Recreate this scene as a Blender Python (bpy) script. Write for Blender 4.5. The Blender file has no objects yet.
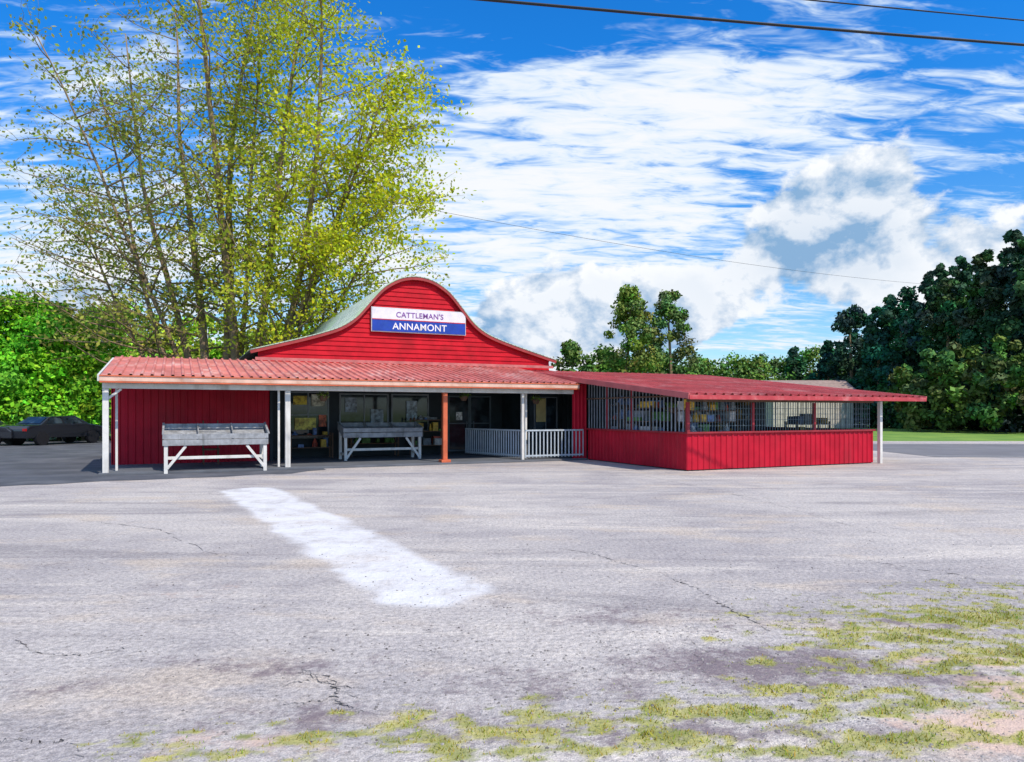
import bpy, math, random
import numpy as np
from mathutils import Vector, Matrix, noise
random.seed(7); rng=np.random.default_rng(7)
S=bpy.context.scene
S.view_settings.view_transform='Standard'; S.view_settings.look='None'; S.view_settings.exposure=0
COL=S.collection

# ---------------- node helpers ----------------
class NT:
    def __init__(s,tree): s.t=tree; s.n=tree.nodes; s.l=tree.links
    def node(s,ty,**k):
        n=s.n.new(ty)
        for a,b in k.items(): setattr(n,a,b)
        return n
    def put(s,sock,v):
        if v is None: return
        if hasattr(v,'is_output'): s.l.new(v,sock)
        else: sock.default_value=v
    def m(s,op,a,b=None,c=None,clamp=False):
        n=s.node('ShaderNodeMath',operation=op,use_clamp=clamp)
        s.put(n.inputs[0],a); s.put(n.inputs[1],b); s.put(n.inputs[2],c)
        return n.outputs[0]
    def ss(s,x,a,b,lo=0.,hi=1.):
        n=s.node('ShaderNodeMapRange',interpolation_type='SMOOTHSTEP')
        s.put(n.inputs[0],x); n.inputs[1].default_value=a; n.inputs[2].default_value=b
        n.inputs[3].default_value=lo; n.inputs[4].default_value=hi
        return n.outputs[0]
    def noise(s,vec,scale,detail=4,rough=.5,dist=0.):
        n=s.node('ShaderNodeTexNoise'); s.put(n.inputs['Vector'],vec)
        n.inputs['Scale'].default_value=scale; n.inputs['Detail'].default_value=detail
        n.inputs['Roughness'].default_value=rough; n.inputs['Distortion'].default_value=dist
        return n.outputs['Fac']
    def mix(s,f,a,b,blend='MIX'):
        n=s.node('ShaderNodeMix',data_type='RGBA',blend_type=blend)
        s.put(n.inputs[0],f)
        for i,v in ((6,a),(7,b)):
            if isinstance(v,tuple) and len(v)==3: v=(*v,1)
            s.put(n.inputs[i],v)
        return n.outputs[2]
    def comb(s,x,y,z=0.):
        n=s.node('ShaderNodeCombineXYZ'); s.put(n.inputs[0],x); s.put(n.inputs[1],y); s.put(n.inputs[2],z); return n.outputs[0]
    def mapping(s,vec,loc=(0,0,0),rot=(0,0,0),sc=(1,1,1)):
        n=s.node('ShaderNodeMapping'); s.put(n.inputs[0],vec)
        n.inputs[1].default_value=loc; n.inputs[2].default_value=rot; n.inputs[3].default_value=sc
        return n.outputs[0]
    def bump(s,h,strength,dist):
        n=s.node('ShaderNodeBump'); n.inputs['Strength'].default_value=strength; n.inputs['Distance'].default_value=dist
        s.put(n.inputs['Height'],h); return n.outputs[0]

def newmat(name):
    m=bpy.data.materials.new(name); m.use_nodes=True
    t=NT(m.node_tree); b=t.n['Principled BSDF']; return m,t,b

def mat(name,col,rough=.6,metal=0.,var=.15,scale=3.,bump=.0,bscale=40.,dirt=None,dscale=1.2,damt=.5,streak=False,spec=.4):
    m,t,b=newmat(name)
    tc=t.node('ShaderNodeTexCoord').outputs['Object']
    n1=t.noise(tc,scale,4,.6)
    c=t.mix(t.ss(n1,.3,.7),tuple(x*(1-var) for x in col),tuple(min(1,x*(1+var)) for x in col))
    if dirt:
        v=t.mapping(tc,sc=(1,1,.15)) if streak else tc
        n2=t.noise(v,dscale,5,.65)
        c=t.mix(t.m('MULTIPLY',t.ss(n2,.48,.72),damt),c,dirt)
    t.put(b.inputs['Base Color'],c); b.inputs['Roughness'].default_value=rough; b.inputs['Metallic'].default_value=metal
    b.inputs['Specular IOR Level'].default_value=spec
    if bump: t.put(b.inputs['Normal'],t.bump(t.noise(tc,bscale,2),bump,.01))
    return m

def leafmat(name,trans=.3):
    m,t,b=newmat(name)
    a=t.node('ShaderNodeAttribute',attribute_name='col').outputs['Color']
    if trans>0:
        df=t.node('ShaderNodeBsdfDiffuse'); t.put(df.inputs[0],a)
        tr=t.node('ShaderNodeBsdfTranslucent'); t.put(tr.inputs[0],a)
        mx=t.node('ShaderNodeMixShader'); mx.inputs[0].default_value=trans
        t.l.new(df.outputs[0],mx.inputs[1]); t.l.new(tr.outputs[0],mx.inputs[2])
        t.l.new(mx.outputs[0],t.n['Material Output'].inputs[0])
    else:
        df=t.node('ShaderNodeBsdfDiffuse'); t.put(df.inputs[0],a); t.l.new(df.outputs[0],t.n['Material Output'].inputs[0])
    t.n.remove(b)
    return m

# ---------------- mesh helpers ----------------
def link(o,parent=None):
    COL.objects.link(o)
    if parent: o.parent=parent
    return o
def empty(name,loc=(0,0,0),rz=0.):
    e=bpy.data.objects.new(name,None); e.location=loc; e.rotation_euler=(0,0,rz); e.empty_display_size=.5
    return link(e)
class MB:
    def __init__(s): s.v=[]; s.f=[]
    def quad(s,*p):
        i=len(s.v); s.v+= [tuple(q) for q in p]; s.f.append(tuple(range(i,i+len(p)))); return s
    def box(s,x0,x1,y0,y1,z0,z1):
        i=len(s.v)
        s.v+=[(x0,y0,z0),(x1,y0,z0),(x1,y1,z0),(x0,y1,z0),(x0,y0,z1),(x1,y0,z1),(x1,y1,z1),(x0,y1,z1)]
        for f in ((3,2,1,0),(4,5,6,7),(0,1,5,4),(1,2,6,5),(2,3,7,6),(3,0,4,7)): s.f.append(tuple(i+k for k in f))
        return s
    def beam(s,a,b,w,h=None):
        h=h or w; a=Vector(a); b=Vector(b); d=(b-a).normalized()
        up=Vector((0,0,1)) if abs(d.z)<.95 else Vector((0,1,0))
        sx=d.cross(up).normalized()*w/2; sy=sx.cross(d).normalized()*h/2
        i=len(s.v)
        for p in (a,b):
            for q in (-sx-sy,sx-sy,sx+sy,-sx+sy): s.v.append(tuple(p+q))
        for f in ((0,1,2,3),(7,6,5,4),(0,4,5,1),(1,5,6,2),(2,6,7,3),(3,7,4,0)): s.f.append(tuple(i+k for k in f))
        return s
    def tube(s,pts,rad,n=6):
        base=len(s.v); P=[Vector(p) for p in pts]
        for k,p in enumerate(P):
            d=(P[min(k+1,len(P)-1)]-P[max(k-1,0)]).normalized()
            up=Vector((0,0,1)) if abs(d.z)<.9 else Vector((1,0,0))
            a=d.cross(up).normalized(); b=a.cross(d)
            for j in range(n):
                th=2*math.pi*j/n; s.v.append(tuple(p+(a*math.cos(th)+b*math.sin(th))*rad[k]))
        for k in range(len(P)-1):
            for j in range(n):
                a0=base+k*n+j; a1=base+k*n+(j+1)%n
                s.f.append((a0,a1,a1+n,a0+n))
        s.f.append(tuple(base+j for j in range(n))[::-1]); s.f.append(tuple(base+(len(P)-1)*n+j for j in range(n)))
        return s
    def ribbed(s,o,U,W,V,N,sp=.23,rw=.07,rh=.02):
        o=Vector(o);U=Vector(U).normalized();V=Vector(V);N=Vector(N).normalized()
        prof=[]; x=0.
        while x<W:
            for dx,h in ((0,0),(sp-rw-.02,0),(sp-rw+.0,rh),(sp-.02,rh)):
                if x+dx<W: prof.append((x+dx,h))
            x+=sp
        prof.append((W,0)); i=len(s.v)
        for a,h in prof:
            p=o+U*a+N*h; s.v.append(tuple(p)); s.v.append(tuple(p+V))
        for k in range(len(prof)-1): s.f.append((i+2*k,i+2*k+2,i+2*k+3,i+2*k+1))
        return s
    def obj(s,name,m,parent=None,bevel=0.,smooth=False):
        me=bpy.data.meshes.new(name); me.from_pydata(s.v,[],s.f); me.materials.append(m); me.update()
        if smooth:
            for p in me.polygons: p.use_smooth=True
        o=bpy.data.objects.new(name,me); link(o,parent)
        if bevel:
            b=o.modifiers.new('b','BEVEL'); b.width=bevel; b.segments=2; b.limit_method='ANGLE'
        return o

def leafmesh(name,C,Nn,size,colr,m,parent=None,aspect=.6):
    n=len(C); r=rng.normal(size=(n,3)); U=np.cross(Nn,r); U/=np.linalg.norm(U,axis=1)[:,None]+1e-9
    V=np.cross(Nn,U); V/=np.linalg.norm(V,axis=1)[:,None]+1e-9
    sz=size[:,None]; a=U*sz*.5; b=V*sz*.5*aspect
    co=np.stack([C-a,C+b,C+a,C-b],1).reshape(-1,3).astype(np.float32)
    me=bpy.data.meshes.new(name); me.vertices.add(4*n); me.vertices.foreach_set('co',co.ravel())
    me.loops.add(4*n); me.loops.foreach_set('vertex_index',np.arange(4*n,dtype=np.int32))
    me.polygons.add(n); me.polygons.foreach_set('loop_start',np.arange(0,4*n,4,dtype=np.int32))
    try: me.polygons.foreach_set('loop_total',np.full(n,4,dtype=np.int32))
    except Exception: pass
    me.update(calc_edges=True)
    at=me.attributes.new('col','FLOAT_COLOR','POINT')
    cc=np.ones((n,4,4),np.float32); cc[:,:,:3]=colr[:,None,:]; at.data.foreach_set('color',cc.ravel())
    me.materials.append(m); o=bpy.data.objects.new(name,me); return link(o,parent)

def cloudpts(clumps,per,size,var=.35,outw=.5):
    Cs=[];Ns=[];Ks=[];Zs=[]
    for (cx,cy,cz,rx,ry,rz,c) in clumps:
        k=per; d=rng.normal(size=(k,3)); d/=np.linalg.norm(d,axis=1)[:,None]
        rr=rng.uniform(.15,1.0,size=(k,1))**.6+np.abs(rng.normal(size=(k,1)))*.22
        P=np.array([cx,cy,cz])+d*rr*np.array([rx,ry,rz])
        N=d*outw+rng.normal(size=(k,3))*(1-outw)*.8+np.array([0,0,.15]); N/=np.linalg.norm(N,axis=1)[:,None]
        f=(1+rng.uniform(-var,var,size=(k,1)))*rng.uniform(.8,1.2)
        K=np.array(c)[None,:]*f
        K[:,0]*=rng.uniform(.8,1.2,size=k)
        Cs.append(P);Ns.append(N);Ks.append(K);Zs.append(size*rng.uniform(.6,1.4,size=k))
    return np.concatenate(Cs),np.concatenate(Ns),np.concatenate(Zs),np.clip(np.concatenate(Ks),0,1)

# ---------------- materials ----------------
M_red=mat('red_metal_siding',(.46,.008,.028),.5,0,.14,1.5,.12,25,(.30,.03,.04),1.1,.45,True,spec=.2)
M_redlap=mat('red_lap_siding',(.48,.008,.020),.6,0,.15,2,.15,30,(.27,.01,.015),1.5,.6,spec=.12)
M_roofm=mat('faded_red_roof_metal',(.58,.18,.15),.5,.0,.22,1.2,.1,20,(.74,.46,.40),.9,.85,spec=.3)
M_roofw=mat('red_roof_metal',(.52,.08,.08),.5,.0,.22,1.0,.1,20,(.62,.30,.27),.8,.7,spec=.25)
M_white=mat('white_painted_wood',(.68,.66,.63),.55,0,.08,4,.2,60,(.32,.28,.24),3,.5,True)
M_cream=mat('cream_fascia',(.72,.46,.36),.5,0,.12,2,.1,40,(.42,.18,.1),1.5,.6)
M_grey=mat('weathered_grey_wood',(.30,.31,.33),.75,0,.25,5,.4,50,(.10,.10,.10),4,.7,True)
M_orange=mat('orange_red_post',(.55,.12,.05),.5,0,.15,4,.1,50)
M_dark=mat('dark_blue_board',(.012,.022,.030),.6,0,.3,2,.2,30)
M_ceil=mat('ceiling_boards',(.10,.08,.07),.8,0,.2,3,.2,30)
M_conc=mat('porch_concrete',(.12,.13,.15),.85,0,.15,2,.3,60,(.06,.06,.07),1,.6)
M_frame=mat('window_frame_white',(.50,.52,.54),.4,0,.08,4)
M_tan=mat('tan_blind',(.40,.32,.14),.7,0,.1,6)
M_steel=mat('galvanised_bars',(.30,.35,.40),.5,.2,.15,6)
M_mesh=mat('dark_mesh_wire',(.12,.17,.20),.5,.2,.15,6)
M_wood=mat('brown_wood',(.12,.07,.045),.7,0,.3,6,.3,50)
M_bark=mat('grey_brown_bark',(.28,.20,.12),.9,0,.35,3,.8,12,(.09,.06,.05),3,.7)
M_cable=mat('black_cable',(.012,.012,.015),.5,0,.1,3)
M_glass,t,b=newmat('window_glass')
tc=t.node('ShaderNodeTexCoord').outputs['Object']
t.put(b.inputs['Base Color'],t.mix(t.ss(t.noise(tc,2.2,4),.4,.65),(.01,.016,.022),(.04,.06,.075)))
b.inputs['Roughness'].default_value=.06
M_sh,t,b=newmat('weathered_shingles')
tc=t.node('ShaderNodeTexCoord').outputs['UV']
br=t.node('ShaderNodeTexBrick'); t.put(br.inputs['Vector'],tc); br.inputs['Scale'].default_value=1
br.inputs['Color1'].default_value=(.34,.42,.36,1); br.inputs['Color2'].default_value=(.48,.56,.48,1); br.inputs['Mortar'].default_value=(.14,.17,.14,1)
br.inputs['Mortar Size'].default_value=.012; br.inputs['Brick Width'].default_value=.35; br.inputs['Row Height'].default_value=.16
c=t.mix(t.ss(t.noise(tc,.8,5),.45,.7),br.outputs['Color'],(.34,.48,.30))
t.put(b.inputs['Base Color'],c); b.inputs['Roughness'].default_value=.85
t.put(b.inputs['Normal'],t.bump(br.outputs['Fac'],-.4,.02))

# ---------------- WORLD ----------------
SUN=Vector((.56,-.64,1.05)).normalized()
elev=math.asin(SUN.z); az=math.atan2(SUN.x,SUN.y)
W=bpy.data.worlds.new('World'); S.world=W; W.use_nodes=True
t=NT(W.node_tree); bg=t.n['Background']
sky=t.node('ShaderNodeTexSky',sky_type='NISHITA'); sky.sun_disc=False
sky.sun_elevation=elev; sky.sun_rotation=az; sky.altitude=200; sky.ozone_density=2.0; sky.dust_density=.4
g=t.node('ShaderNodeTexCoord').outputs['Generated']
sp=t.node('ShaderNodeSeparateXYZ'); t.put(sp.inputs[0],g); X,Y,Z=sp.outputs
AZ=t.m('ARCTAN2',X,Y); EL=Z
def gauss(a,e,sa,se,amp):
    u=t.m('POWER',t.m('DIVIDE',t.m('SUBTRACT',AZ,a),sa),2.); v=t.m('POWER',t.m('DIVIDE',t.m('SUBTRACT',EL,e),se),2.)
    return t.m('MULTIPLY',t.m('EXPONENT',t.m('MULTIPLY',t.m('ADD',u,v),-1.)),amp)
def addall(*a):
    r=a[0]
    for q in a[1:]: r=t.m('ADD',r,q)
    return r
zz=t.m('ADD',t.m('MAXIMUM',Z,0.),.16)
P=t.comb(t.m('DIVIDE',X,zz),t.m('DIVIDE',Y,zz))
P1=t.mapping(P,loc=(3.1,1.7,0),rot=(0,0,math.radians(-26)),sc=(.8,1.9,1))
hi=t.noise(P1,1.5,7,.64,.35)
P2=t.mapping(P,loc=(0,5,0),rot=(0,0,math.radians(-38)),sc=(2.6,7.5,1))
rip=t.noise(P2,2.4,4,.62,.6)
hd=addall(hi,t.m('MULTIPLY',t.m('SUBTRACT',rip,.5),.85),
   gauss(.12,.32,.28,.12,.12),gauss(.42,.42,.18,.06,.05),gauss(-.02,.26,.22,.14,.14),gauss(-.03,.50,.24,.06,-.20),gauss(.60,.40,.13,.06,-.10),gauss(.22,.50,.2,.03,-.05),gauss(-.5,.46,.25,.14,-.14),gauss(-.55,.16,.2,.1,.15))
himask=t.ss(hd,.38,.68)
def cum(off):
    v=t.comb(t.m('ADD',t.m('MULTIPLY',AZ,2.3),off[0]),t.m('ADD',t.m('MULTIPLY',EL,3.0),off[1]),4.3)
    return t.noise(v,3.2,7,.58,.1)
B=addall(gauss(.44,.27,.085,.055,.33),gauss(.37,.22,.08,.06,.32),gauss(.53,.19,.16,.07,.34),gauss(.10,.16,.17,.07,.30),gauss(.20,.12,.12,.05,.26),gauss(.0,.11,.16,.05,.30),gauss(.32,.07,.06,.03,-.25),gauss(-.55,.12,.18,.07,.25))
Blow=t.m('ADD',B,-.22)
c0=t.m('ADD',cum((0,0)),Blow)
c1=t.m('ADD',cum((.04,.08)),Blow)
cmask=t.ss(c0,.47,.55)
shade=t.m('ADD',t.m('MULTIPLY',t.m('SUBTRACT',c0,c1),6.),.70,None,True)
thick=t.ss(c0,.55,.75)
shade=t.m('SUBTRACT',shade,t.m('MULTIPLY',thick,.14),None,True)
shade=t.m('SUBTRACT',shade,gauss(.40,.19,.14,.06,.26),None,True)
ccol=t.mix(shade,(.26,.45,.70),(1.0,1.02,1.05))
hicol=t.mix(t.ss(hd,.45,.85),(.66,.84,1.04),(.99,1.0,1.02))
hs=t.node('ShaderNodeHueSaturation'); t.put(hs.inputs['Color'],sky.outputs[0]); hs.inputs['Saturation'].default_value=1.2
skyc=t.node('ShaderNodeVectorMath',operation='SCALE'); t.put(skyc.inputs[0],hs.outputs[0]); skyc.inputs[3].default_value=.14
sc=t.mix(1.,skyc.outputs[0],t.mix(t.ss(EL,.05,.45),(.80,1.02,1.15),(.16,1.0,1.62)),'MULTIPLY')
c=t.mix(t.m('MULTIPLY',himask,.95),sc,hicol)
c=t.mix(cmask,c,ccol)
c=t.mix(t.ss(EL,0.,.07,.5,0.),c,(.66,.84,1.0))
t.put(bg.inputs[0],c); bg.inputs[1].default_value=1.0
W.cycles.sampling_method='MANUAL'; W.cycles.sample_map_resolution=256

sun=bpy.data.lights.new('sun','SUN'); sun.energy=4.5; sun.angle=math.radians(.5); sun.color=(1,.90,.76)
so=link(bpy.data.objects.new('sun',sun)); so.rotation_euler=SUN.to_track_quat('Z','Y').to_euler()

# ---------------- CAMERA ----------------
cam=bpy.data.cameras.new('camera'); co=link(bpy.data.objects.new('camera',cam)); co.location=(0,0,1.6); co.rotation_euler=(math.radians(90),0,0)
cam.sensor_width=36; cam.lens=720/1024*36; cam.shift_y=31/1024; cam.clip_end=3000; cam.clip_start=.05; S.camera=co

# ---------------- GROUND ----------------
M_grass,t,b=newmat('grass_ground')
tc=t.node('ShaderNodeTexCoord').outputs['Object']
c=t.mix(t.ss(t.noise(tc,.35,6,.6),.35,.65),(.10,.22,.025),(.20,.32,.04))
t.put(b.inputs['Base Color'],c); b.inputs['Roughness'].default_value=.9
MB().quad((-1200,-1200,-.02),(1200,-1200,-.02),(1200,1200,-.02),(-1200,1200,-.02)).obj('ground',M_grass)

blobs=[(3.7,5.6,1.1,.45,1.),(2.8,5.15,.75,.38,.95),(3.4,4.8,1.,.32,.9),(2.6,4.55,.7,.27,.75),(1.8,4.1,.5,.18,.9),(1.1,3.85,.6,.22,.95),(.65,3.68,.5,.2,.9),(0.,3.62,.8,.18,.8),(2.2,3.9,.6,.18,.85),(2.0,3.55,.9,.15,.75),(-.9,3.55,.6,.15,.6),(1.5,3.45,.9,.13,.9),(.3,3.4,1.,.11,.85),(4.8,5.9,.9,.6,.95),(4.5,4.9,.9,.5,.7),(3.0,4.2,.6,.15,.7),(-1.5,3.4,.4,.1,.4)]
dirts=[(1.7,4.55,1.2,.45,.95),(-1.5,4.55,.9,.30,.6),(.2,4.2,1.,.32,.6),(2.6,4.3,.8,.3,.75),(-1.0,3.75,.8,.28,.55),(3.2,5.4,1.6,.35,.6),(.9,5.6,1.4,.5,.45),(-2.6,4.2,.6,.25,.45),(.6,3.6,2.,.25,.65)]
pinks=[(2.6,3.6,.7,.35,1.),(3.2,4.1,.8,.28,1.),(3.6,3.6,1.,.4,1.),(3.0,4.6,.6,.18,.7),(-1.3,3.5,.6,.2,.6),(-2.6,6.4,.9,.35,.35)]
def bf(x,y,L):
    return max([0]+[w*math.exp(-((x-a)/p)**2-((y-c_)/q)**2) for a,c_,p,q,w in L])
def mossf(x,y):
    v=bf(x,y,blobs)
    if v<.02: return 0.
    n=noise.fractal(Vector((x*4.6,y*6.4,0)),.68,2.1,7)
    return max(0,min(1,v*.85+n*.95-.18))
def ticks(lo,hi,a,b,f,c_):
    L=[];x=lo
    while x<a: L.append(x); x+=c_
    x=a
    while x<b: L.append(x); x+=f
    x=b
    while x<hi: L.append(x); x+=c_
    L.append(hi); return L
tx=ticks(-90,120,-4.,5.8,.038,4); ty=ticks(-14,39.5,3.0,7.4,.026,3)
vs=[(x,y,0) for y in ty for x in tx]; nx=len(tx)
fs=[(j*nx+i,j*nx+i+1,(j+1)*nx+i+1,(j+1)*nx+i) for j in range(len(ty)-1) for i in range(nx-1)]
me=bpy.data.meshes.new('parking_lot'); me.from_pydata(vs,[],fs); me.update()
a1=me.attributes.new('cover','FLOAT_COLOR','POINT')
buf=[]
for x,y,z in vs:
    near=(-4.1<x<5.9 and 2.9<y<7.5)
    buf+= [mossf(x,y),bf(x,y,dirts),bf(x,y,pinks),1] if near else [0,0,0,1]
a1.data.foreach_set('color',buf)
M_lot,t,b=newmat('worn_concrete_lot')
tc=t.node('ShaderNodeTexCoord').outputs['Object']
spx=t.node('ShaderNodeSeparateXYZ'); t.put(spx.inputs[0],tc); gx,gy,_=spx.outputs
at=t.node('ShaderNodeAttribute',attribute_name='cover').outputs['Color']
sa=t.node('ShaderNodeSeparateColor'); t.put(sa.inputs[0],at); mo,di,pi_=sa.outputs
big=t.noise(tc,.25,4,.65,.5)
band=t.noise(t.mapping(tc,rot=(0,0,.25),sc=(.14,.9,1)),1.3,5,.68,.9)
fine=t.noise(tc,24,3,.75); fine2=t.noise(tc,110,1,.7); mid=t.noise(tc,2.6,6,.74)
warm=t.noise(t.mapping(tc,loc=(9,3,0),sc=(.5,1,1)),.9,4,.65)
c=t.mix(t.ss(big,.36,.62),(.40,.365,.36),(.52,.475,.445))
c=t.mix(t.m('MULTIPLY',t.ss(band,.50,.68),.7),c,(.66,.595,.53))
c=t.mix(t.m('MULTIPLY',t.ss(band,.47,.32),.6),c,(.27,.245,.25))
c=t.mix(t.m('MULTIPLY',t.ss(mid,.53,.70),.5),c,(.25,.225,.23))
c=t.mix(t.m('MULTIPLY',t.ss(mid,.44,.30),.5),c,(.68,.62,.56))
c=t.mix(t.m('MULTIPLY',t.ss(warm,.52,.68),.5),c,(.60,.49,.38))
c=t.mix(1.,c,t.mix(t.ss(fine,.3,.7),(.70,.70,.70),(1.23,1.23,1.23)),'MULTIPLY')
c=t.mix(1.,c,t.mix(t.ss(fine2,.3,.7),(.76,.76,.77),(1.20,1.20,1.20)),'MULTIPLY')
ax,ay,bx,by=-5.35,14.7,-.72,6.42
dx,dy=bx-ax,by-ay; L2=dx*dx+dy*dy
px=t.m('SUBTRACT',gx,ax); py=t.m('SUBTRACT',gy,ay)
h=t.m('DIVIDE',t.m('ADD',t.m('MULTIPLY',px,dx),t.m('MULTIPLY',py,dy)),L2,None,True)
ddx=t.m('SUBTRACT',px,t.m('MULTIPLY',h,dx)); ddy=t.m('SUBTRACT',py,t.m('MULTIPLY',h,dy))
dist=t.m('SQRT',t.m('ADD',t.m('POWER',ddx,2.),t.m('POWER',ddy,2.)))
dist=t.m('ADD',dist,t.m('MULTIPLY',t.m('SUBTRACT',t.noise(tc,1.5,6,.65),.5),.55))
wid=t.m('ADD',t.m('MULTIPLY',h,-.05),.56)
pm=t.ss(t.m('SUBTRACT',wid,dist),-.10,.12)
pm=t.m('MULTIPLY',pm,t.ss(t.noise(tc,1.6,6,.78),.30,.60,.25,1.))
c=t.mix(t.m('MULTIPLY',pm,.9),c,(.74,.73,.74))
c=t.mix(t.m('MULTIPLY',t.ss(t.m('ADD',di,t.m('MULTIPLY',t.m('SUBTRACT',t.noise(tc,3.5,6,.82),.5),2.6)),.25,.9),.8),c,(.16,.12,.14))
c=t.mix(t.m('MULTIPLY',t.ss(t.m('ADD',pi_,t.m('MULTIPLY',t.m('SUBTRACT',mid,.5),1.6)),.3,.75),.85),c,(.64,.46,.37))
mm=t.ss(t.m('ADD',mo,t.m('MULTIPLY',t.m('SUBTRACT',fine,.5),.8)),.02,.6)
c=t.mix(t.m('MULTIPLY',mm,.85),c,t.mix(t.ss(mid,.35,.65),(.20,.23,.04),(.48,.44,.14)))
t.put(b.inputs['Base Color'],c); b.inputs['Roughness'].default_value=.9; b.inputs['Specular IOR Level'].default_value=.15
hh=t.m('ADD',t.noise(tc,18,3,.8),t.m('MULTIPLY',t.noise(tc,3,2,.5),1.2))
t.put(b.inputs['Normal'],t.bump(hh,.7,.035))
me.materials.append(M_lot); lot=link(bpy.data.objects.new('parking_lot',me))

mb=MB(); cols=[]
for _ in range(120000):
    x=random.uniform(-2.2,5.7); y=random.uniform(3.1,6.9)
    v=mossf(x,y)
    if v<.08 or random.random()>v*1.0: continue
    h=random.uniform(.005,.022)*(.6+v); a=random.uniform(0,6.28); w=random.uniform(.002,.004)
    lx,ly=random.uniform(-.8,.8)*h,random.uniform(-.8,.8)*h
    i=len(mb.v); mb.v+=[(x-w*math.cos(a),y-w*math.sin(a),0),(x+w*math.cos(a),y+w*math.sin(a),0),(x+lx,y+ly,h)]; mb.f.append((i,i+1,i+2))
    cols.append((random.uniform(.18,.42),random.uniform(.22,.36),.04))
M_blade=leafmat('grass_blade_mat',.0)
o=mb.obj('grass',M_blade); at=o.data.attributes.new('col','FLOAT_COLOR','POINT')
buf=[]
for c_ in cols: buf+=[*c_,1]*3
at.data.foreach_set('color',buf)

mb=MB()
for _ in range(4200):
    x=random.uniform(-5,6); y=3.1+abs(random.gauss(0,3.2)); r=random.uniform(.003,.012)
    if random.random()<.5: x=random.gauss(1.6,1.8); y=random.gauss(4.4,.8)
    if y<3: continue
    i=len(mb.v); k=5
    for j in range(k):
        a=j/k*6.28+random.random()*.6; mb.v.append((x+r*math.cos(a),y+r*math.sin(a),0.0005))
    mb.v.append((x+random.uniform(-.3,.3)*r,y+random.uniform(-.3,.3)*r,r*random.uniform(.5,.9)))
    for j in range(k): mb.f.append((i+j,i+(j+1)%k,i+k))
mb.obj('gravel',mat('gravel_stone',(.24,.22,.21),.85,0,.7,9))

def crack(pts,w):
    mb=MB(); P=[]
    for a,b_ in zip(pts[:-1],pts[1:]):
        n=22
        for k in range(n):
            f=k/n; P.append((a[0]+(b_[0]-a[0])*f,a[1]+(b_[1]-a[1])*f))
    L=[]
    for k,(x,y) in enumerate(P):
        x+=random.gauss(0,.014)+.06*noise.noise(Vector((x*3,y*3,1))); y+=random.gauss(0,.016)+.10*noise.noise(Vector((x*3,y*3,7))); ww=w*random.uniform(.05,1.)*math.sin(math.pi*(k+.5)/len(P))**.5
        L.append((x,y,ww))
    for x,y,ww in L: mb.v+=[(x-ww*.3,y-ww,.004),(x+ww*.3,y+ww,.004)]
    for k in range(len(L)-1):
        if random.random()<.85: mb.f.append((2*k,2*k+2,2*k+3,2*k+1))
    return mb
M_crack=mat('crack_dark',(.075,.07,.07),.95)
def g2(px,py): d=1152/(py-412); return ((px-512)/720*d,d)
allc=MB()
for pts,w in [([(655,572),(700,590),(735,612),(772,634)],.014),([(560,548),(600,556),(655,572)],.010),
              ([(640,475),(760,500),(900,540)],.016),([(0,640),(60,655),(140,650)],.007),([(300,668),(340,690),(335,715)],.006),([(270,690),(310,680),(370,690)],.006),([(290,672),(325,676),(360,700)],.005),([(285,705),(330,700),(365,712)],.005),
              ([(480,660),(530,700)],.003),([(860,560),(960,575),(1020,600)],.009),([(700,590),(690,640),(720,690)],.005),([(0,735),(50,742),(90,760)],.004),([(80,520),(160,530),(230,560)],.008)]:
    m_=crack([g2(*p) for p in pts],w); i=len(allc.v); allc.v+=m_.v; allc.f+=[tuple(i+k for k in f) for f in m_.f]
allc.obj('pavement_cracks',M_crack)

M_asph=mat('asphalt',(.085,.09,.105),.85,0,.25,.8,.5,40,(.16,.16,.17),.4,.6)
d=MB(); z=.005; edge=[(-90,13),(-40,13.8),(-14,14.6),(-10.8,15.6),(-7.5,17.6),(-6.,18.6),(-5.,20.),(-8.5,23.),(-14,39.5)]
pts=[]
for a,b_ in zip(edge[:-1],edge[1:]):
    n=int(max(1,math.dist(a,b_)/.3))
    for k in range(n):
        f=k/n; x=a[0]+(b_[0]-a[0])*f; y=a[1]+(b_[1]-a[1])*f
        pts.append((x+.25*noise.noise(Vector((x*.9,y*.9,3))),y+.35*noise.noise(Vector((x*1.3,y*1.3,8))),z))
d.v=pts+[(-14,40,z),(-90,40,z)]; d.f=[tuple(range(len(d.v)))]
d.obj('asphalt_driveway',M_asph)
M_road=mat('road_asphalt',(.17,.165,.175),.85,0,.15,.3,.3,30,(.25,.24,.24),.25,.6)
d=MB(); d.v=[(15,25.5,z),(120,20,z),(120,31,z),(15,36.5,z)]; d.f=[(0,1,2,3)]; d.obj('road',M_road)
ml=MB(); ml.v=[(15,26.,.01),(120,20.5,.01),(120,20.62,.01),(15,26.12,.01),(15,35.8,.01),(120,30.3,.01),(120,30.42,.01),(15,35.92,.01)]; ml.f=[(0,1,2,3),(4,5,6,7)]
ml.obj('road_markings',mat('worn_road_paint',(.6,.6,.58),.7,0,.2,4,dirt=(.34,.33,.34),dscale=2,damt=1))

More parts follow.
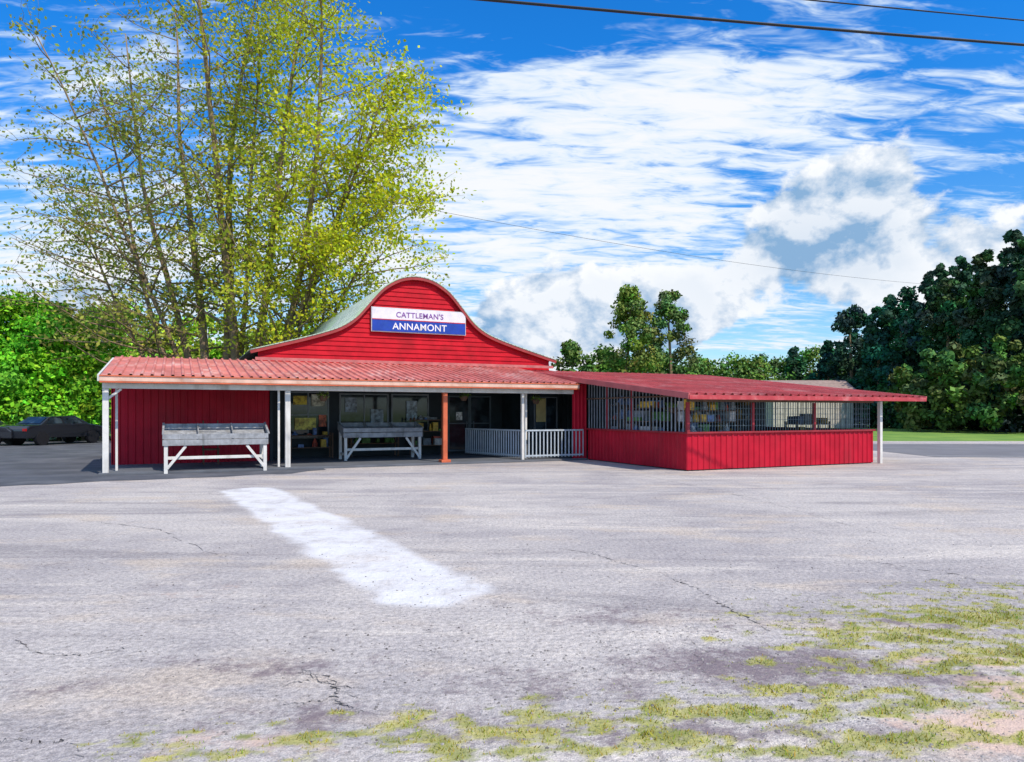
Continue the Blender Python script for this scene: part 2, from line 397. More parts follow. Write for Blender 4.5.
# ---------------- BUILDING ----------------
TH=math.radians(25); O=(-10.27,18.3,0)
BL=empty('barn_market_building',O,TH)
MB().box(-.2,14.0,-.25,4.27,.0,.06).obj('porch_floor',M_conc,BL,.01)
MB().box(14.2,21.2,-5.15,4.3,.0,.05).obj('wing_floor',M_conc,BL)
SL=-.14
mainV=Vector((0,4.88,.80))
MB().ribbed((SL,-.38,2.52),(1,0,0),13.85,mainV,(0,-.14,1),.24,.07,.045).obj('porch_roof',M_roofm,BL)
wv=Vector((0,10.4,1.15))
MB().ribbed((13.62,-5.95,2.06),(1,0,0),9.2,wv,(0,-.11,1),.3,.08,.045).obj('wing_roof',M_roofw,BL)
MB().quad((SL+.02,-.3,2.44),(13.6,-.3,2.44),(13.6,4.25,3.09),(SL+.02,4.25,3.09)).obj('porch_ceiling',M_ceil,BL)
MB().quad((13.7,-5.85,1.99),(22.75,-5.85,1.99),(22.75,4.25,3.11),(13.7,4.25,3.11)).obj('wing_ceiling',M_ceil,BL)
MB().box(SL-.02,13.58,-.42,-.38,2.375,2.50).obj('porch_fascia',M_cream,BL,.005)
MB().box(SL-.02,13.58,-.44,-.425,2.492,2.525).box(SL-.02,13.58,-.415,-.385,2.335,2.372).obj('porch_fascia_trim',M_orange,BL)
MB().box(13.6,22.84,-6.0,-5.96,1.93,2.05).obj('wing_fascia',mat('wing_fascia_red',(.46,.05,.06),.5,0,.15,2,dirt=(.6,.3,.28),dscale=2),BL,.004)
f=MB()
f.beam((13.6,-5.98,2.02),(13.6,4.4,3.17),.05,.16); f.beam((22.85,-5.98,2.02),(22.85,4.4,3.17),.05,.14)
f.obj('wing_rake_trim',mat('rake_trim_red',(.5,.12,.12),.5,0,.15,2),BL)
MB().beam((SL-.04,-.4,2.45),(SL-.04,4.4,3.20),.05,.16).obj('porch_rake_trim',M_white,BL)
MB().box(-.12,13.55,-.1,.04,2.2,2.34).obj('porch_beam',M_white,BL,.01)
r=MB()
for k in range(17):
    s=.1+k*.8; r.beam((s,-.25,2.385),(s,4.2,3.02),.05,.12)
r.obj('rafters',M_ceil,BL)
p=MB(); 
p.box(-.12,.02,-.07,.07,0,2.195); p.box(4.33,4.47,-.07,.07,.0,2.195)
p.box(.13,.19,.5,.56,.06,2.4); p.box(4.15,4.21,.12,.18,.06,2.3)
p.beam((-.05,.0,1.9),(.30,.0,2.19),.06); 
p.box(11.66,11.75,-.05,.05,.06,2.195); p.box(11.95,12.02,.3,.37,.06,2.25)
p.obj('porch_posts',M_white,BL,.008)
MB().box(8.98,9.12,-.07,.07,.14,2.195).box(8.9,9.2,-.15,.15,0,.14).obj('orange_post',M_orange,BL,.008)
MB().ribbed((-.1,3.0,.06),(1,0,0),4.35,(0,0,2.78),(0,-1,0),.2,.06,.025).ribbed((-.12,9.,.0),(0,-1,0),6.,(0,0,2.85),(-1,0,0),.2,.06,.025).obj('porch_red_wall',M_red,BL)
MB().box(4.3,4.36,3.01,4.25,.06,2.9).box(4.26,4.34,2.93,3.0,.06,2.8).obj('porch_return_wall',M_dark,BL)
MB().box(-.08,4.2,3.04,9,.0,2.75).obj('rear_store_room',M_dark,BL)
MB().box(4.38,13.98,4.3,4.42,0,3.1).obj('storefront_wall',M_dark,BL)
fr=MB(); gl=MB(); 
def win(x0,x1,z0,z1,nx_,nz,y=4.28,fw=.05):
    gl.box(x0,x1,y-.01,y+.01,z0,z1)
    fr.box(x0-fw,x0,y-.04,y+.015,z0-fw,z1+fw); fr.box(x1,x1+fw,y-.04,y+.015,z0-fw,z1+fw)
    fr.box(x0,x1,y-.04,y+.015,z1,z1+fw); fr.box(x0,x1,y-.05,y+.015,z0-fw,z0)
    for k in range(1,nx_):
        x=x0+(x1-x0)*k/nx_; fr.box(x-fw*.4,x+fw*.4,y-.03,y-.011,z0,z1)
    for k in range(1,nz):
        z=z0+(z1-z0)*k/nz; fr.box(x0,x1,y-.026,y-.012,z-fw*.35,z+fw*.35)
win(5.0,6.3,.75,2.25,2,2); win(6.75,8.4,.95,2.2,2,1); win(8.6,9.9,.95,2.2,1,1)
gl.obj('window_panes',M_glass,BL); fr.obj('window_frames',mat('frame_grey',(.22,.25,.27),.45,0,.1,4),BL)
gl=MB();fr=MB()
win(10.75,11.5,.2,2.15,1,2,4.28,.06); win(11.62,12.37,.2,2.15,1,2,4.28,.06)
fr.box(11.40,11.44,4.18,4.22,.95,1.25); fr.box(11.68,11.72,4.18,4.22,.95,1.25)
gl.obj('door_glass',M_glass,BL); fr.obj('double_door',mat('door_frame_blue_grey',(.08,.11,.13),.4),BL)
def plate(x0,x1,z0,z1,y,col,name):
    MB().box(x0,x1,y-.008,y,z0,z1).obj(name,mat(name+'_m',col,.6,0,.6,7,dirt=(.08,.06,.05),dscale=9,damt=.8),BL)
plate(5.15,5.6,1.85,2.15,4.22,(.85,.50,.06),'notice_1'); plate(5.75,6.2,1.8,2.2,4.22,(.8,.74,.5),'notice_2')
plate(5.2,5.9,1.0,1.4,4.22,(.85,.55,.12),'notice_3'); plate(6.9,7.3,1.6,2.1,4.22,(.35,.42,.5),'notice_4')
plate(7.8,8.25,1.2,1.7,4.22,(.3,.36,.42),'notice_5'); plate(9.1,9.5,1.3,2.0,4.22,(.40,.50,.58),'notice_6')
plate(11.0,11.25,1.3,1.6,4.22,(.7,.7,.66),'notice_7'); plate(6.0,6.25,1.1,1.5,4.22,(.6,.15,.08),'notice_8')
MB().box(12.9,14.0,1.9,2.0,.06,2.65).box(12.9,13.,2.01,4.25,.06,2.9).obj('porch_right_room',M_dark,BL)
gl=MB();fr=MB(); win(13.1,13.95,1.0,2.1,2,1,1.87,.04); gl.obj('side_window_glass',M_glass,BL); fr.obj('side_window_frame',mat('side_frame',(.12,.14,.16),.5),BL)
MB().box(13.12,13.5,1.80,1.82,1.25,2.08).obj('tan_blind',M_tan,BL)
MB().ribbed((13.55,.0,.05),(1,0,0),.55,(0,0,2.5),(0,-1,0),.14,.05,.02).obj('wing_return_panel',M_red,BL)
r=MB()
def rail(a,b,z0=.12,z1=1.0,sp=.13,w=.035):
    a=Vector(a);b=Vector(b);L=(b-a).length;n=int(L/sp)
    r.beam(a+Vector((0,0,z1)),b+Vector((0,0,z1)),.07,.05); r.beam(a+Vector((0,0,z0+.06)),b+Vector((0,0,z0+.06)),.05,.05)
    for k in range(n+1):
        q=a+(b-a)*(k/n); r.beam(q+Vector((0,0,z0)),q+Vector((0,0,z1-.03)),w,w)
rail((11.8,0.,0),(13.95,-.02,0)); rail((11.7,.1,0),(11.0,3.2,0))
r.obj('porch_railing',mat('pale_blue_rail_paint',(.44,.50,.56),.5,0,.1,4),BL)
w=MB()
w.ribbed((14.1,-.1,.03),(0,-1,0),5.2,(0,0,.98),(-1,0,0),.2,.06,.025)
w.ribbed((14.1,-5.3,.03),(1,0,0),7.2,(0,0,.98),(0,-1,0),.2,.06,.025)
w.ribbed((21.3,-5.3,.03),(0,1,0),9.6,(0,0,.98),(1,0,0),.2,.06,.025)
w.obj('wing_low_wall',M_red,BL)
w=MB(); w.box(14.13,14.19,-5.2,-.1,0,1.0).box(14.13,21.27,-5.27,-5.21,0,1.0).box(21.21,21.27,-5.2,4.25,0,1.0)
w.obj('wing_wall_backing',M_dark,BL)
w=MB(); w.box(14.03,14.2,-5.19,-.1,1.01,1.06).box(14.03,21.36,-5.37,-5.2,1.01,1.06).box(21.2,21.37,-5.19,4.25,1.01,1.06)
w.box(14.04,14.13,-5.36,-5.28,1.065,1.87); 
for s in (16.4,18.8): w.box(s-.04,s+.04,-5.33,-5.24,1.065,1.87)
w.box(14.08,14.15,-2.7,-2.63,1.065,2.3); w.box(14.06,14.13,-1.35,-1.28,1.065,2.45)
w.obj('wing_wall_cap',mat('dark_red_trim',(.28,.02,.03),.5),BL,.006)
MB().box(21.38,21.49,-5.5,-5.39,.0,1.93).obj('wing_corner_post',M_white,BL,.008)
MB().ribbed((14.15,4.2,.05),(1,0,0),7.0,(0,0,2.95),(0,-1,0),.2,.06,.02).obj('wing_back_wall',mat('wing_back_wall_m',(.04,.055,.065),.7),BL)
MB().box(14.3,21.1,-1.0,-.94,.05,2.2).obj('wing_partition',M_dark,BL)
r=MB(); rm=MB()
z1f=lambda tt: 2.0+(tt+5.9)*.11
tt=-.2
while tt>-5.2:
    r.box(14.07,14.095,tt-.012,tt+.012,1.06,z1f(tt)); tt-=.17
s=14.25
while s<21.2:
    rm.box(s-.007,s+.007,-5.3,-5.288,1.06,1.88); s+=.10
for z in (1.22,1.38,1.54,1.70): rm.box(14.2,21.2,-5.285,-5.277,z-.005,z+.005)
s=-5.1
while s<4.2:
    rm.box(21.28,21.295,s-.008,s+.008,1.06,z1f(s)); s+=.2
r.obj('wing_screen_bars',M_steel,BL); rm.obj('wing_wire_mesh',M_mesh,BL)
w=MB(); w.box(14.1,21.3,-5.34,-5.24,1.88,1.96).box(14.04,14.14,-5.2,-.1,2.02,2.06); w.obj('wing_header',M_wood,BL)

def goods_shelf(name,specs,seed,dim=1.,fill=.85):
    R=random.Random(seed); e=empty(name,O,TH); sh=MB(); G=[MB() for _ in range(7)]
    for x0,x1,y0,y1,hs_ in specs:
        for h in hs_: sh.box(x0,x1,y0,y1,h,h+.03)
        for a in (x0-.05,x1):
            for b_ in (y0,y1-.05): sh.box(a,a+.05,b_,b_+.05,.05,max(hs_)+.1)
        for h in hs_:
            for (yy0,yy1) in ((y0+.02,(y0+y1)/2-.02),((y0+y1)/2,y1-.02)):
                x=x0+.04
                while x<x1-.2:
                    wd=R.uniform(.08,.3); k=R.randrange(7); hh=R.uniform(.08,.34)
                    if R.random()<fill:
                        if R.random()<.5: G[k].tube([(x+wd/2,(yy0+yy1)/2,h+.031),(x+wd/2,(yy0+yy1)/2,h+hh*.5),(x+wd/2,(yy0+yy1)/2,h+hh*.7),(x+wd/2,(yy0+yy1)/2,h+hh)],[min(wd,.2)/2,min(wd,.2)/2,min(wd,.2)/3,min(wd,.2)/5],10)
                        else: G[k].box(x,x+wd,yy0,yy1,h+.031,h+.03+hh)
                    x+=wd+.03
    sh.obj('shelf_boards',M_wood,e)
    gc=[(.7,.45,.05),(.6,.10,.06),(.12,.3,.07),(.6,.58,.55),(.15,.25,.5),(.3,.33,.36),(.16,.2,.24)]
    for k,gm in enumerate(G):
        if gm.v: gm.obj('goods_%d'%k,mat(name+'_goods%d'%k,tuple(q*dim for q in gc[k]),.5,0,.4,8),e)  # dim darkens the goods colours, painting interior shade into them
goods_shelf('display_shelf',[(14.4,16.2,-4.9,-4.4,(.95,1.3,1.62)),(14.3,15.,-3.4,-2.,(.9,1.3,1.7)),(14.3,15.,-1.7,-1.1,(.9,1.35,1.8))],1,1.)
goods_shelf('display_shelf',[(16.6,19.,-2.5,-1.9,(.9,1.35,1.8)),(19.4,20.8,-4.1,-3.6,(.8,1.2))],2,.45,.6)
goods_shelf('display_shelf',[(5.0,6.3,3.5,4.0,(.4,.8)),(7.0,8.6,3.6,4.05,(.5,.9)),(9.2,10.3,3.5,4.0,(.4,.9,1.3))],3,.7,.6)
e=empty('hanging_baskets',O,TH); m=MB(); cl=[]
for s_,t_,zt in ((5.6,1.2,2.5),(10.3,1.6,2.55),(12.7,1.0,2.45),(14.6,-4.,2.15)):
    for k in range(3):
        a=k*2.1; m.tube([(s_,t_,zt),(s_+.13*math.cos(a),t_+.13*math.sin(a),zt-.42)],[.005,.005],3)
    m.tube([(s_,t_,zt-.58),(s_,t_,zt-.5),(s_,t_,zt-.42)],[.07,.12,.14],10)
    cl.append((s_,t_,zt-.38,.18,.18,.12,random.choice([(.1,.2,.03),(.14,.22,.04)])))
m.obj('baskets',M_wood,e); Cc,Nn,Ss,Kk=cloudpts(cl,120,.06); M_leafd=leafmat('leaf_dense_mat',0.); leafmesh('basket_plants',Cc,Nn,Ss,Kk,M_leafd,e)

# barn gable
PR=[(0,6.47),(.6,6.37),(1.15,6.06),(1.5,5.72),(1.88,5.27),(2.25,4.86),(2.75,4.52),(3.4,4.27),(4.3,4.0),(5.5,3.68)]
CS=9.55; BB=18.
def wat(z):
    for (a,za),(b_,zb) in zip(PR[:-1],PR[1:]):
        if z>=zb: return a+(b_-a)*(za-z)/(za-zb)
    return 5.5
g=MB(); z=2.9
while z<6.45:
    z1=min(z+.17,6.46); zs=[z,z+(z1-z)/3,z+(z1-z)*2/3,z1]
    for k in range(3):
        a,b_=zs[k],zs[k+1]; oa=.03*(z1-a)/.17; ob=.03*(z1-b_)/.17
        g.quad((CS-wat(a),4.5-oa,a),(CS+wat(a),4.5-oa,a),(CS+wat(b_),4.5-ob,b_),(CS-wat(b_),4.5-ob,b_))
    g.quad((CS-wat(z),4.5,z),(CS+wat(z),4.5,z),(CS+wat(z),4.47,z),(CS-wat(z),4.47,z))
    z=z1
g.obj('gable_lap_siding',M_redlap,BL)
g=MB(); g.box(CS-5.3,CS-5.2,4.6,BB-.1,0,3.6).box(CS+5.2,CS+5.3,4.6,BB-.1,0,3.6)
g.obj('barn_side_walls',M_redlap,BL)
g=MB(); pts=[(CS+o,BB,z) for o,z in [(-a,b_) for a,b_ in PR[::-1]]+PR[1:]]+[(CS+5.3,BB,0),(CS-5.3,BB,0)]
g.v=pts; g.f=[tuple(range(len(pts)))]; g.obj('back_gable',M_redlap,BL)
prof=[(-a,b_) for a,b_ in PR[::-1]]+PR[1:]
def cat(P,n=3):
    out=[]
    for i in range(len(P)-1):
        p0=P[max(i-1,0)];p1=P[i];p2=P[i+1];p3=P[min(i+2,len(P)-1)]
        for k in range(n):
            u=k/n; out.append(tuple(.5*((2*p1[j])+(-p0[j]+p2[j])*u+(2*p0[j]-5*p1[j]+4*p2[j]-p3[j])*u*u+(-p0[j]+3*p1[j]-3*p2[j]+p3[j])*u**3) for j in range(2)))
    out.append(P[-1]); return out
pr=cat([(-5.75,3.6)]+prof[1:-1]+[(5.75,3.6)])
g=MB(); cum_=0; us=[]
for i,(o_,z_) in enumerate(pr):
    if i: cum_+=math.dist(pr[i],pr[i-1])
    us.append(cum_); g.v+=[(CS+o_,4.32,z_+.05),(CS+o_,BB+.2,z_+.05)]
for i in range(len(pr)-1): g.f.append((2*i,2*i+2,2*i+3,2*i+1))
o=g.obj('barn_shingle_roof',M_sh,BL,0,True)
uv=o.data.uv_layers.new(name='UVMap')
for l in o.data.loops:
    vi=l.vertex_index; uv.data[l.index].uv=((4.32 if vi%2==0 else BB+.2),us[vi//2])
sm=o.modifiers.new('s','SOLIDIFY'); sm.thickness=.04; sm.offset=1
g=MB(); 
for i in range(len(pr)-1):
    g.beam((CS+pr[i][0],4.36,pr[i][1]-.01),(CS+pr[i+1][0],4.36,pr[i+1][1]-.01),.06,.09)
g.obj('gable_edge_trim',mat('gable_trim',(.32,.04,.04),.5,0,.15,3),BL)
MB().beam((CS-5.6,4.33,3.38),(CS+5.6,4.33,3.38),.04,.10).obj('roof_flashing',mat('flashing',(.5,.16,.15),.5,.2,.2,3),BL)

# ---------------- SIGN ----------------
SG=empty('store_sign',O,TH)
MB().box(7.85,11.45,4.36,4.42,4.47,5.35).obj('sign_frame',M_frame,SG,.008)
MB().box(7.88,11.42,4.345,4.358,4.92,5.32).obj('sign_white_panel',mat('sign_white',(.72,.72,.78),.4,0,.06,3,dirt=(.5,.5,.55),dscale=4),SG)
MB().box(7.88,11.42,4.345,4.358,4.50,4.90).obj('sign_blue_panel',mat('sign_blue',(.012,.05,.36),.4,0,.12,3,dirt=(.03,.1,.3),dscale=4),SG)
def text(body,x,z,size,m,name,sx=1.):
    c_=bpy.data.curves.new(name,'FONT'); c_.body=body; c_.size=size; c_.align_x='CENTER'; c_.extrude=.003; c_.offset=.003; c_.space_character=1.05
    o=link(bpy.data.objects.new(name,c_),SG); o.location=(x,4.338,z); o.rotation_euler=(math.radians(90),0,0); o.scale=(sx,1,1); c_.materials.append(m)
text("CATTLEMAN'S",9.65,5.02,.27,mat('sign_letters_purple',(.20,.07,.30),.5),'sign_text_top',1.0)
text('ANNAMONT',9.65,4.58,.34,mat('sign_letters_white',(.8,.8,.82),.5),'sign_text_bottom',1.0)
MB().box(7.88,11.42,4.335,4.344,4.905,4.935).obj('sign_red_stripe',mat('sign_red',(.5,.03,.06),.5),SG)

# ---------------- PRODUCE STANDS ----------------
def stand(s0,s1,t0,t1,zf,zb,name,z0=0.):
    e=empty(name,O,TH); m=MB()
    for s in (s0+.08,s1-.08):
        m.beam((s,t0+.06,0.0),(s,t0+.06,zf),.09); m.beam((s,t1-.06,.0),(s,t1-.06,zb-.1),.09)
        m.beam((s,t0+.06,.25),(s,t1-.06,.25),.06,.08)
    L=s1-s0
    m.beam((s0+.1,t0+.03,.12),(s0+.55,t0+.03,zf-.15),.04,.07); m.beam((s1-.1,t0+.03,.12),(s1-.55,t0+.03,zf-.15),.04,.07)
    m.beam((s0+.1,t0+.1,.40),(s1-.1,t0+.1,.40),.04,.08)
    m.obj('legs',M_white,e,.005)
    m=MB()
    m.beam((s0,t0,zf-.06),(s1,t0,zf-.06),.035,.15); m.beam((s0,t0-.006,zf+.10),(s1,t0-.006,zf+.10),.03,.13)
    m.beam((s0,t1,zb),(s1,t1,zb),.035,.2)
    for s in (s0,s1):
        m.quad((s,t0,zf-.14),(s,t1,zb-.12),(s,t1,zb+.12),(s,t0,zf+.15)); m.quad((s+.03,t0,zf-.14),(s+.03,t0,zf+.15),(s+.03,t1,zb+.12),(s+.03,t1,zb-.12))
        m.beam((s+.015,t0,zf+.16),(s+.015,t1,zb+.12),.05,.03)
    m.obj('tray_sides',M_grey,e,.003)
    m=MB(); n=6
    for k in range(n):
        a=t0+(t1-t0)*k/n+.01; b_=t0+(t1-t0)*(k+1)/n-.01; za=zf-.02+(zb-zf)*k/n; zb_=zf-.02+(zb-zf)*(k+1)/n
        m.quad((s0+.03,a,za),(s1-.03,a,za),(s1-.03,b_,zb_),(s0+.03,b_,zb_)); m.quad((s0+.03,a,za-.03),(s0+.03,b_,zb_-.03),(s1-.03,b_,zb_-.03),(s1-.03,a,za-.03)); m.quad((s0+.03,a,za-.03),(s1-.03,a,za-.03),(s1-.03,a,za),(s0+.03,a,za))
    for s in (s0+L*.33,s0+L*.66): m.beam((s,t0,zf+.05),(s,t1,zb+.06),.03,.12)
    m.obj('tray_slats',M_grey,e)
    return e
stand(1.25,3.85,-.30,.70,.86,1.18,'produce_stand')
stand(6.35,8.95,1.9,2.8,.92,1.15,'produce_stand')
e=empty('wooden_chair',O,TH); m=MB()
for a in (2.3,2.7):
    m.beam((a,1.9,.06),(a,1.9,.5),.04); m.beam((a,2.3,.06),(a,2.35,1.35),.04)
m.box(2.26,2.74,1.86,2.34,.48,.52); 
for z in (.8,1.0,1.2): m.beam((2.3,2.33,z),(2.7,2.33,z),.02,.08)
m.obj('chair_frame',M_wood,e)

# ---------------- WIRES ----------------
def wire(a,b,sag,r,n=40):
    a=Vector(a);b=Vector(b);P=[]
    for k in range(n+1):
        f=k/n;p=a+(b-a)*f;p.z-=sag*4*f*(1-f);P.append(p)
    return MB().tube(P,[r]*len(P),6)
def uw(x1,y1,z1,x2,y2,z2,xa,xb):
    f=lambda x:(x,y1+(y2-y1)*(x-x1)/(x2-x1),z1+(z2-z1)*(x-x1)/(x2-x1)); return f(xa),f(xb)
def pole(name,x,y,h):
    e=empty(name,(x,y,0)); MB().tube([(0,0,-.1),(0,0,h*.5),(0,0,h)],[.17,.14,.11],12).obj('shaft',M_bark,e,0,True)
    MB().box(-.06,.06,-1.1,1.1,h-1.0,h-.87).obj('crossarm',M_wood,e)
    m=MB()
    for yy in (-1,-.4,.4,1): m.tube([(0,yy,h-.87),(0,yy,h-.7)],[.05,.035],8)
    m.obj('insulators',M_frame,e); return e
a,b_=uw(-.57,12.9,9,10.3,14.5,9,-22,32)
wire((a[0],a[1],a[2]+.35),(b_[0],b_[1],b_[2]+.35),.37,.026).obj('power_line',M_cable)
a2,b2=uw(6.6,15.5,10.5,11.6,16.3,10.5,-22,32)
wire((a2[0],a2[1],a2[2]+.2),(b2[0],b2[1],b2[2]+.2),.25,.015).obj('power_line',M_cable)
pole('utility_pole',-22,(a[1]+a2[1])/2,10.9); pole('utility_pole',32,(b_[1]+b2[1])/2,10.9)
wire((-13.9,26,11.2),(44,60,11.8),1.2,.008).obj('power_line',M_cable)

# ---------------- BIG TREE ----------------
M_leaf=leafmat('leaf_mat',.45)
T=empty('tall_multistem_tree',(0,0,0)); wood=MB(); LC=[];LN=[];LS=[];LK=[]
TB=Vector((-15.2,38.5,0))
def branch(p,d,L,r0,r1,n=6,wob=.12,up=.12):
    P=[p.copy()];d=d.normalized()
    for k in range(n):
        d=(d+Vector((random.gauss(0,wob),random.gauss(0,wob),random.gauss(0,wob*.5)+up*.4))).normalized()
        P.append(P[-1]+d*L/n)
    R=[r0+(r1-r0)*k/n for k in range(n+1)]
    return P,R
def leaves_at(p,k,spread,dens):
    k=int(k*dens+random.random())
    if k<1: return
    off=rng.normal(size=(k,3))*spread*np.array([1,1,.75]); c=np.array(p)+off
    LC.append(c); nn=rng.normal(size=(k,3))+np.array([.15,-.25,.35]); LN.append(nn/np.linalg.norm(nn,axis=1)[:,None])
    LS.append(rng.uniform(.13,.29,size=k))
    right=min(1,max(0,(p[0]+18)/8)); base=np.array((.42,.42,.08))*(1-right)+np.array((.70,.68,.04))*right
    f=rng.uniform(.6,1.25)
    kk=base[None,:]*f*rng.uniform(.65,1.3,size=(k,1)); kk[:,0]*=rng.uniform(.72,1.1,size=k); LK.append(kk)
stems=[(-1.6,.3,-.38,23,.24),(-.9,-.3,-.20,26,.28),(-.3,.3,-.05,28,.30),(.5,-.2,.08,28,.30),(1.2,.3,.24,27,.28),(2.0,0,.42,25,.25),(-2.1,.1,-.66,20,.17),(2.3,.2,.66,21,.2),(.2,.5,.14,24,.18),(-1.2,.5,-.52,22,.16),(2.1,-.5,.84,16,.15),(1.6,-.5,.54,20,.17),(-2.0,-.4,-.85,16,.13)]
for ox,oy,lean,H,r0 in stems:
    p=TB+Vector((ox*.8,oy,0)); d=Vector((lean*.72,random.uniform(-.12,.12),1))
    P,R=branch(p,d,H,r0,.03,16,.035,.04); wood.tube(P,R,8)
    nb=23
    for k in range(nb):
        f=.22+.76*k/nb; idx=f*16; i=int(idx); q=P[i].lerp(P[min(i+1,16)],idx-i)
        th=random.uniform(0,2*math.pi); side=Vector((math.cos(th)*1.3+lean*.9,math.sin(th),random.uniform(.1,.7)))
        Lb=(1-f)**.5*random.uniform(4.0,8.)+1.0
        BP,BR=branch(q,side,Lb,.03+.055*(1-f),.012,7,.14,.06); wood.tube(BP,BR,5)
        for _ in range(8):
            j=random.uniform(1.5,7); i2=int(min(j,6.99)); q2=BP[i2].lerp(BP[i2+1],j-i2)
            tw=Vector((random.gauss(0,1),random.gauss(0,1),random.gauss(.1,.6))); 
            TP,TR=branch(q2,tw,random.uniform(.9,2.3),.013,.006,3,.2,.05); wood.tube(TP,TR,3)
            dens=.32 if q2.x<-19 else (.42 if q2.x<-15.5 else .85)
            for e_ in TP[1:]: leaves_at(e_,13,.34,dens)
wood.obj('trunks_and_branches',M_bark,T,0,True)
leafmesh('leaves',np.concatenate(LC),np.concatenate(LN),np.concatenate(LS),np.clip(np.concatenate(LK),0,.9),M_leaf,T)
print('big tree leaves',sum(map(len,LC)))

# ---------------- BACKGROUND TREES ----------------
def crown(x,y,top,bot,rx,c,n=26,conic=.25,cs=(.24,.44)):
    out=[]; h=top-bot
    for _ in range(n):
        f=random.random(); ang=random.uniform(0,6.28); prof=math.sin(math.pi*min(1,(f*.82+.14)))**.6*(1-conic*f)
        rr=rx*prof*math.sqrt(random.random()); cr=rx*random.uniform(*cs)*(1-.35*f)
        out.append((x+rr*math.cos(ang),y+rr*math.sin(ang),bot+cr*.6+f*(h-cr*1.4),cr,cr,cr*.85,tuple(q*random.uniform(.7,1.3) for q in c)))
    return out
def conifer(x,y,top,rx,c,n=60):
    out=[]
    for k in range(n):
        f=(k+random.random())/n; ang=random.uniform(0,6.28); R=rx*(1-f)**.75+.15; rr=R*random.uniform(.3,1.); cr=.28+.75*rx*.32*(1-f)
        out.append((x+rr*math.cos(ang),y+rr*math.sin(ang),.6+f*(top-.9),cr,cr,cr*.8,tuple(q*random.uniform(.7,1.3) for q in c)))
    return out
def trunk(mb,x,y,h,r): mb.tube([(x,y,-.1),(x+random.uniform(-.3,.3),y,h*.5),(x+random.uniform(-.1,.1),y,h)],[r,r*.75,r*.3],7)
def pxd(px,d): return (px-512)/720*d
F=empty('forest'); cl=[]; tm=MB()
row=[(795,88,346),(828,84,340),(850,80,303),(872,78,325),(878,74,305),(902,72,284),(915,76,300),(930,70,270),(948,66,278),(960,66,256),(985,62,248),(1000,62,262),(1014,60,228),(1040,57,214),(1080,56,205),(1130,54,195),(1180,52,190),(862,90,312),(890,84,294),(970,80,264),(1024,75,235),(942,72,262),(1060,60,225)]
for k,(px_,d_,ty_) in enumerate(row):
    top=1.6+(412-ty_)/720*d_; x=pxd(px_,d_)
    c_=random.choice([(.030,.10,.065),(.045,.115,.055),(.055,.12,.05),(.04,.09,.06)])
    if k%3!=2: cl+=conifer(x,d_,top,top*.27,c_,72)
    else: cl+=crown(x,d_,top,.8,top*.24,c_,56,conic=.5,cs=(.17,.32))
    trunk(tm,x,d_,top*.8,.25)
for k in range(26):
    px_=790+k*16; d_=84-(k*16)/300*30+random.uniform(-2,1); x=pxd(px_,d_)
    cl+=crown(x,d_-3,random.uniform(3,8),-.2,random.uniform(1.8,2.8),(.045,.11,.05),12)
for px_,d_,ty_ in ((905,62,365),(925,60,350),(950,58,338),(975,56,345),(1005,54,335),(1030,53,350)):
    cl+=crown(pxd(px_,d_),d_,1.6+(412-ty_)/720*d_,.3,2.2,(.11,.17,.05),22,cs=(.2,.36))
Cc,Nn,Ss,Kk=cloudpts(cl,100,.40); leafmesh('foliage',Cc,Nn,Ss,Kk,M_leafd,F,.7); tm.obj('trunks',M_bark,F)
print('forest',len(Cc))
def tree(name,specs,c,size=.38,per=130,n=30,conic=.3,cs=(.26,.46)):
    e=empty(name); cl=[];tm=MB()
    for px_,d_,ty_,r_ in specs:
        top=1.6+(412-ty_)/720*d_; x=pxd(px_,d_); cl+=crown(x,d_,top,.8,r_,c,n,conic=conic,cs=cs); trunk(tm,x,d_,top*.85,.2)
    Cc,Nn,Ss,Kk=cloudpts(cl,per,size); leafmesh('foliage',Cc,Nn,Ss,Kk,M_leafd,e,.7); tm.obj('trunk',M_bark,e)
tree('poplar_tree',[(630,58,284,2.7)],(.17,.25,.055),.24,120,115,.3,(.18,.34))
tree('poplar_tree',[(669,60,290,2.4)],(.13,.21,.06),.24,120,105,.3,(.18,.34))
tree('background_trees',[(572,70,341,2.6),(605,72,345,2.6),(648,75,335,3.2),(705,85,356,3.8),(735,82,352,4.2),(760,85,350,3.8),(785,90,356,3.8),(810,95,344,4.4),(690,88,360,3.8),(840,95,350,4.6)],(.12,.21,.05),.38,100,40,.15)
tree('hedge_trees',[(-60,42,294,3.6),(-20,42,298,3.4),(20,43,290,3.8),(60,42,296,3.6),(90,45,306,3.2),(38,44,300,3.4),(0,40,345,3),(45,40,350,2.8),(85,41,350,2.6),(-30,39.5,370,2.5),(20,39.7,392,2.2),(66,39.7,398,2.),(100,40.5,385,1.8)],(.20,.48,.03),.27,145,46,.12,(.22,.42))
tree('woodland',[(120,60,296,4),(150,62,304,4),(180,60,314,3.8),(210,64,312,4),(245,66,318,4.2),(280,70,322,4.2),(130,55,345,3.4),(170,56,350,3.2),(310,74,320,4.2),(340,78,326,4.2),(225,60,345,3.2),(270,62,345,3.2)],(.27,.42,.04),.37,100,40,.2,(.2,.4))
cl=[]
for k in range(46):
    x=-62+k*1.15; cl+=crown(x,41+random.uniform(-.6,1.5),random.uniform(1.0,2.4),-.4,1.1,(.15,.34,.03),5)
for k in range(30):
    x=20+k*4; cl+=crown(x,96,random.uniform(3,5),-.4,3.,(.05,.10,.03),6)
Cc,Nn,Ss,Kk=cloudpts(cl,90,.28); leafmesh('shrubs',Cc,Nn,Ss,Kk,M_leafd,None,.7)
hm=MB(); n=120
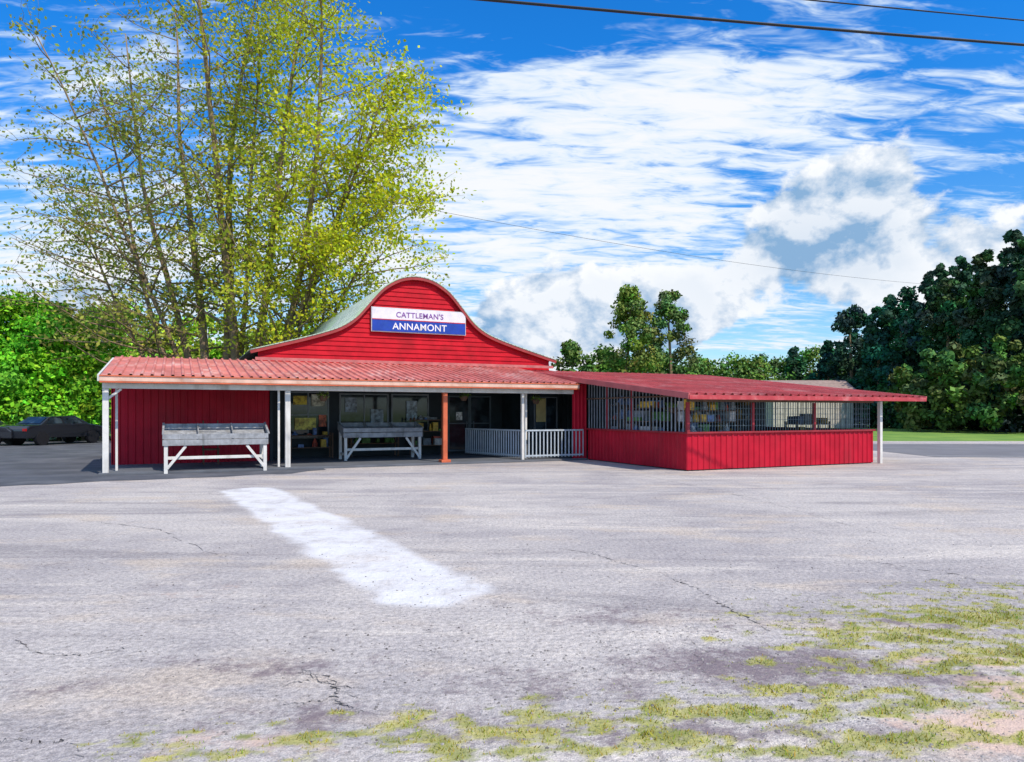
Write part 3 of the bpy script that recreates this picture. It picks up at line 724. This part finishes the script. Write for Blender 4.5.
for k in range(n+1):
    a=-1.3+2.6*k/n; R=330; h=7+6*noise.noise(Vector((a*4,1,0)))+2.5*noise.noise(Vector((a*40,5,0)))
    hm.v+=[(R*math.sin(a),R*math.cos(a),-1),(R*1.0*math.sin(a),R*math.cos(a),h)]
for k in range(n): hm.f.append((2*k,2*k+2,2*k+3,2*k+1))
hm.obj('distant_treeline',mat('distant_foliage',(.06,.11,.06),.9,0,.5,.2))
e=empty('distant_house',(pxd(803,75),75,0)); MB().box(-4,4,-2.5,2.5,0,3.6).obj('walls',mat('house_wall',(.5,.45,.4),.7),e)
m=MB(); m.v=[(-4.4,-3,3.6),(4.4,-3,3.6),(4.4,0,4.9),(-4.4,0,4.9),(-4.4,3,3.6),(4.4,3,3.6)]; m.f=[(0,1,2,3),(3,2,5,4),(0,3,4),(1,5,2)]; m.obj('roof',mat('house_roof',(.30,.22,.19),.8),e)

# ---------------- CARS ----------------
def car(x,y,rz,col):
    e=empty('parked_car',(x,y,0),rz); m=MB()
    side=[(-2.2,.35),(-2.25,.75),(-2.1,.95),(-1.5,1.0),(-.9,1.38),(.5,1.42),(1.15,1.02),(2.0,.88),(2.2,.7),(2.2,.35)]
    wd=[.82,.86,.86,.86,.68,.68,.86,.84,.8,.8]
    n=len(side)
    for (a,z_),w_ in zip(side,wd): m.v+=[(a,-w_,z_),(a,w_,z_)]
    for i in range(n): j=(i+1)%n; m.f.append((2*i,2*j,2*j+1,2*i+1))
    m.f.append(tuple(2*i for i in range(n))[::-1]); m.f.append(tuple(2*i+1 for i in range(n)))
    bm_,tt,bb=newmat('car_paint'); bb.inputs['Base Color'].default_value=(*col,1); bb.inputs['Roughness'].default_value=.25; bb.inputs['Coat Weight'].default_value=.5
    m.obj('body',bm_,e,.05)
    m=MB(); m.quad((-1.44,-.72,1.06),(-1.44,.72,1.06),(-.98,.6,1.36),(-.98,-.6,1.36)); m.quad((1.1,-.74,1.09),(.62,-.6,1.38),(.62,.6,1.38),(1.1,.74,1.09))
    for sg in (-1,1):
        for a,b_ in ((-1.25,-.35),(-.25,.75)):
            f=lambda q,z_: (q,sg*(.875-(z_-1.0)*.45),z_)
            m.quad(f(a,1.04),f(b_,1.04),f(min(b_,.5),1.33),f(max(a,-.85),1.33))
    m.obj('windows',M_glass,e)
    m=MB()
    for a in (-1.4,1.4):
        for sg in (-1,1): m.tube([(a,sg*.65,.33),(a,sg*.88,.33)],[.33,.33],18)
    m.obj('wheels',M_cable,e)
    m=MB()
    for sg in (-1,1): m.box(-2.27,-2.2,sg*.75-.1,sg*.75+.1,.7,.82)
    m.obj('tail_lights',mat('tail_light',(.4,.01,.01),.3),e)
car(-22.8,36.,math.radians(72),(.012,.014,.02))
car(-25.8,34.3,math.radians(8),(.02,.022,.03))
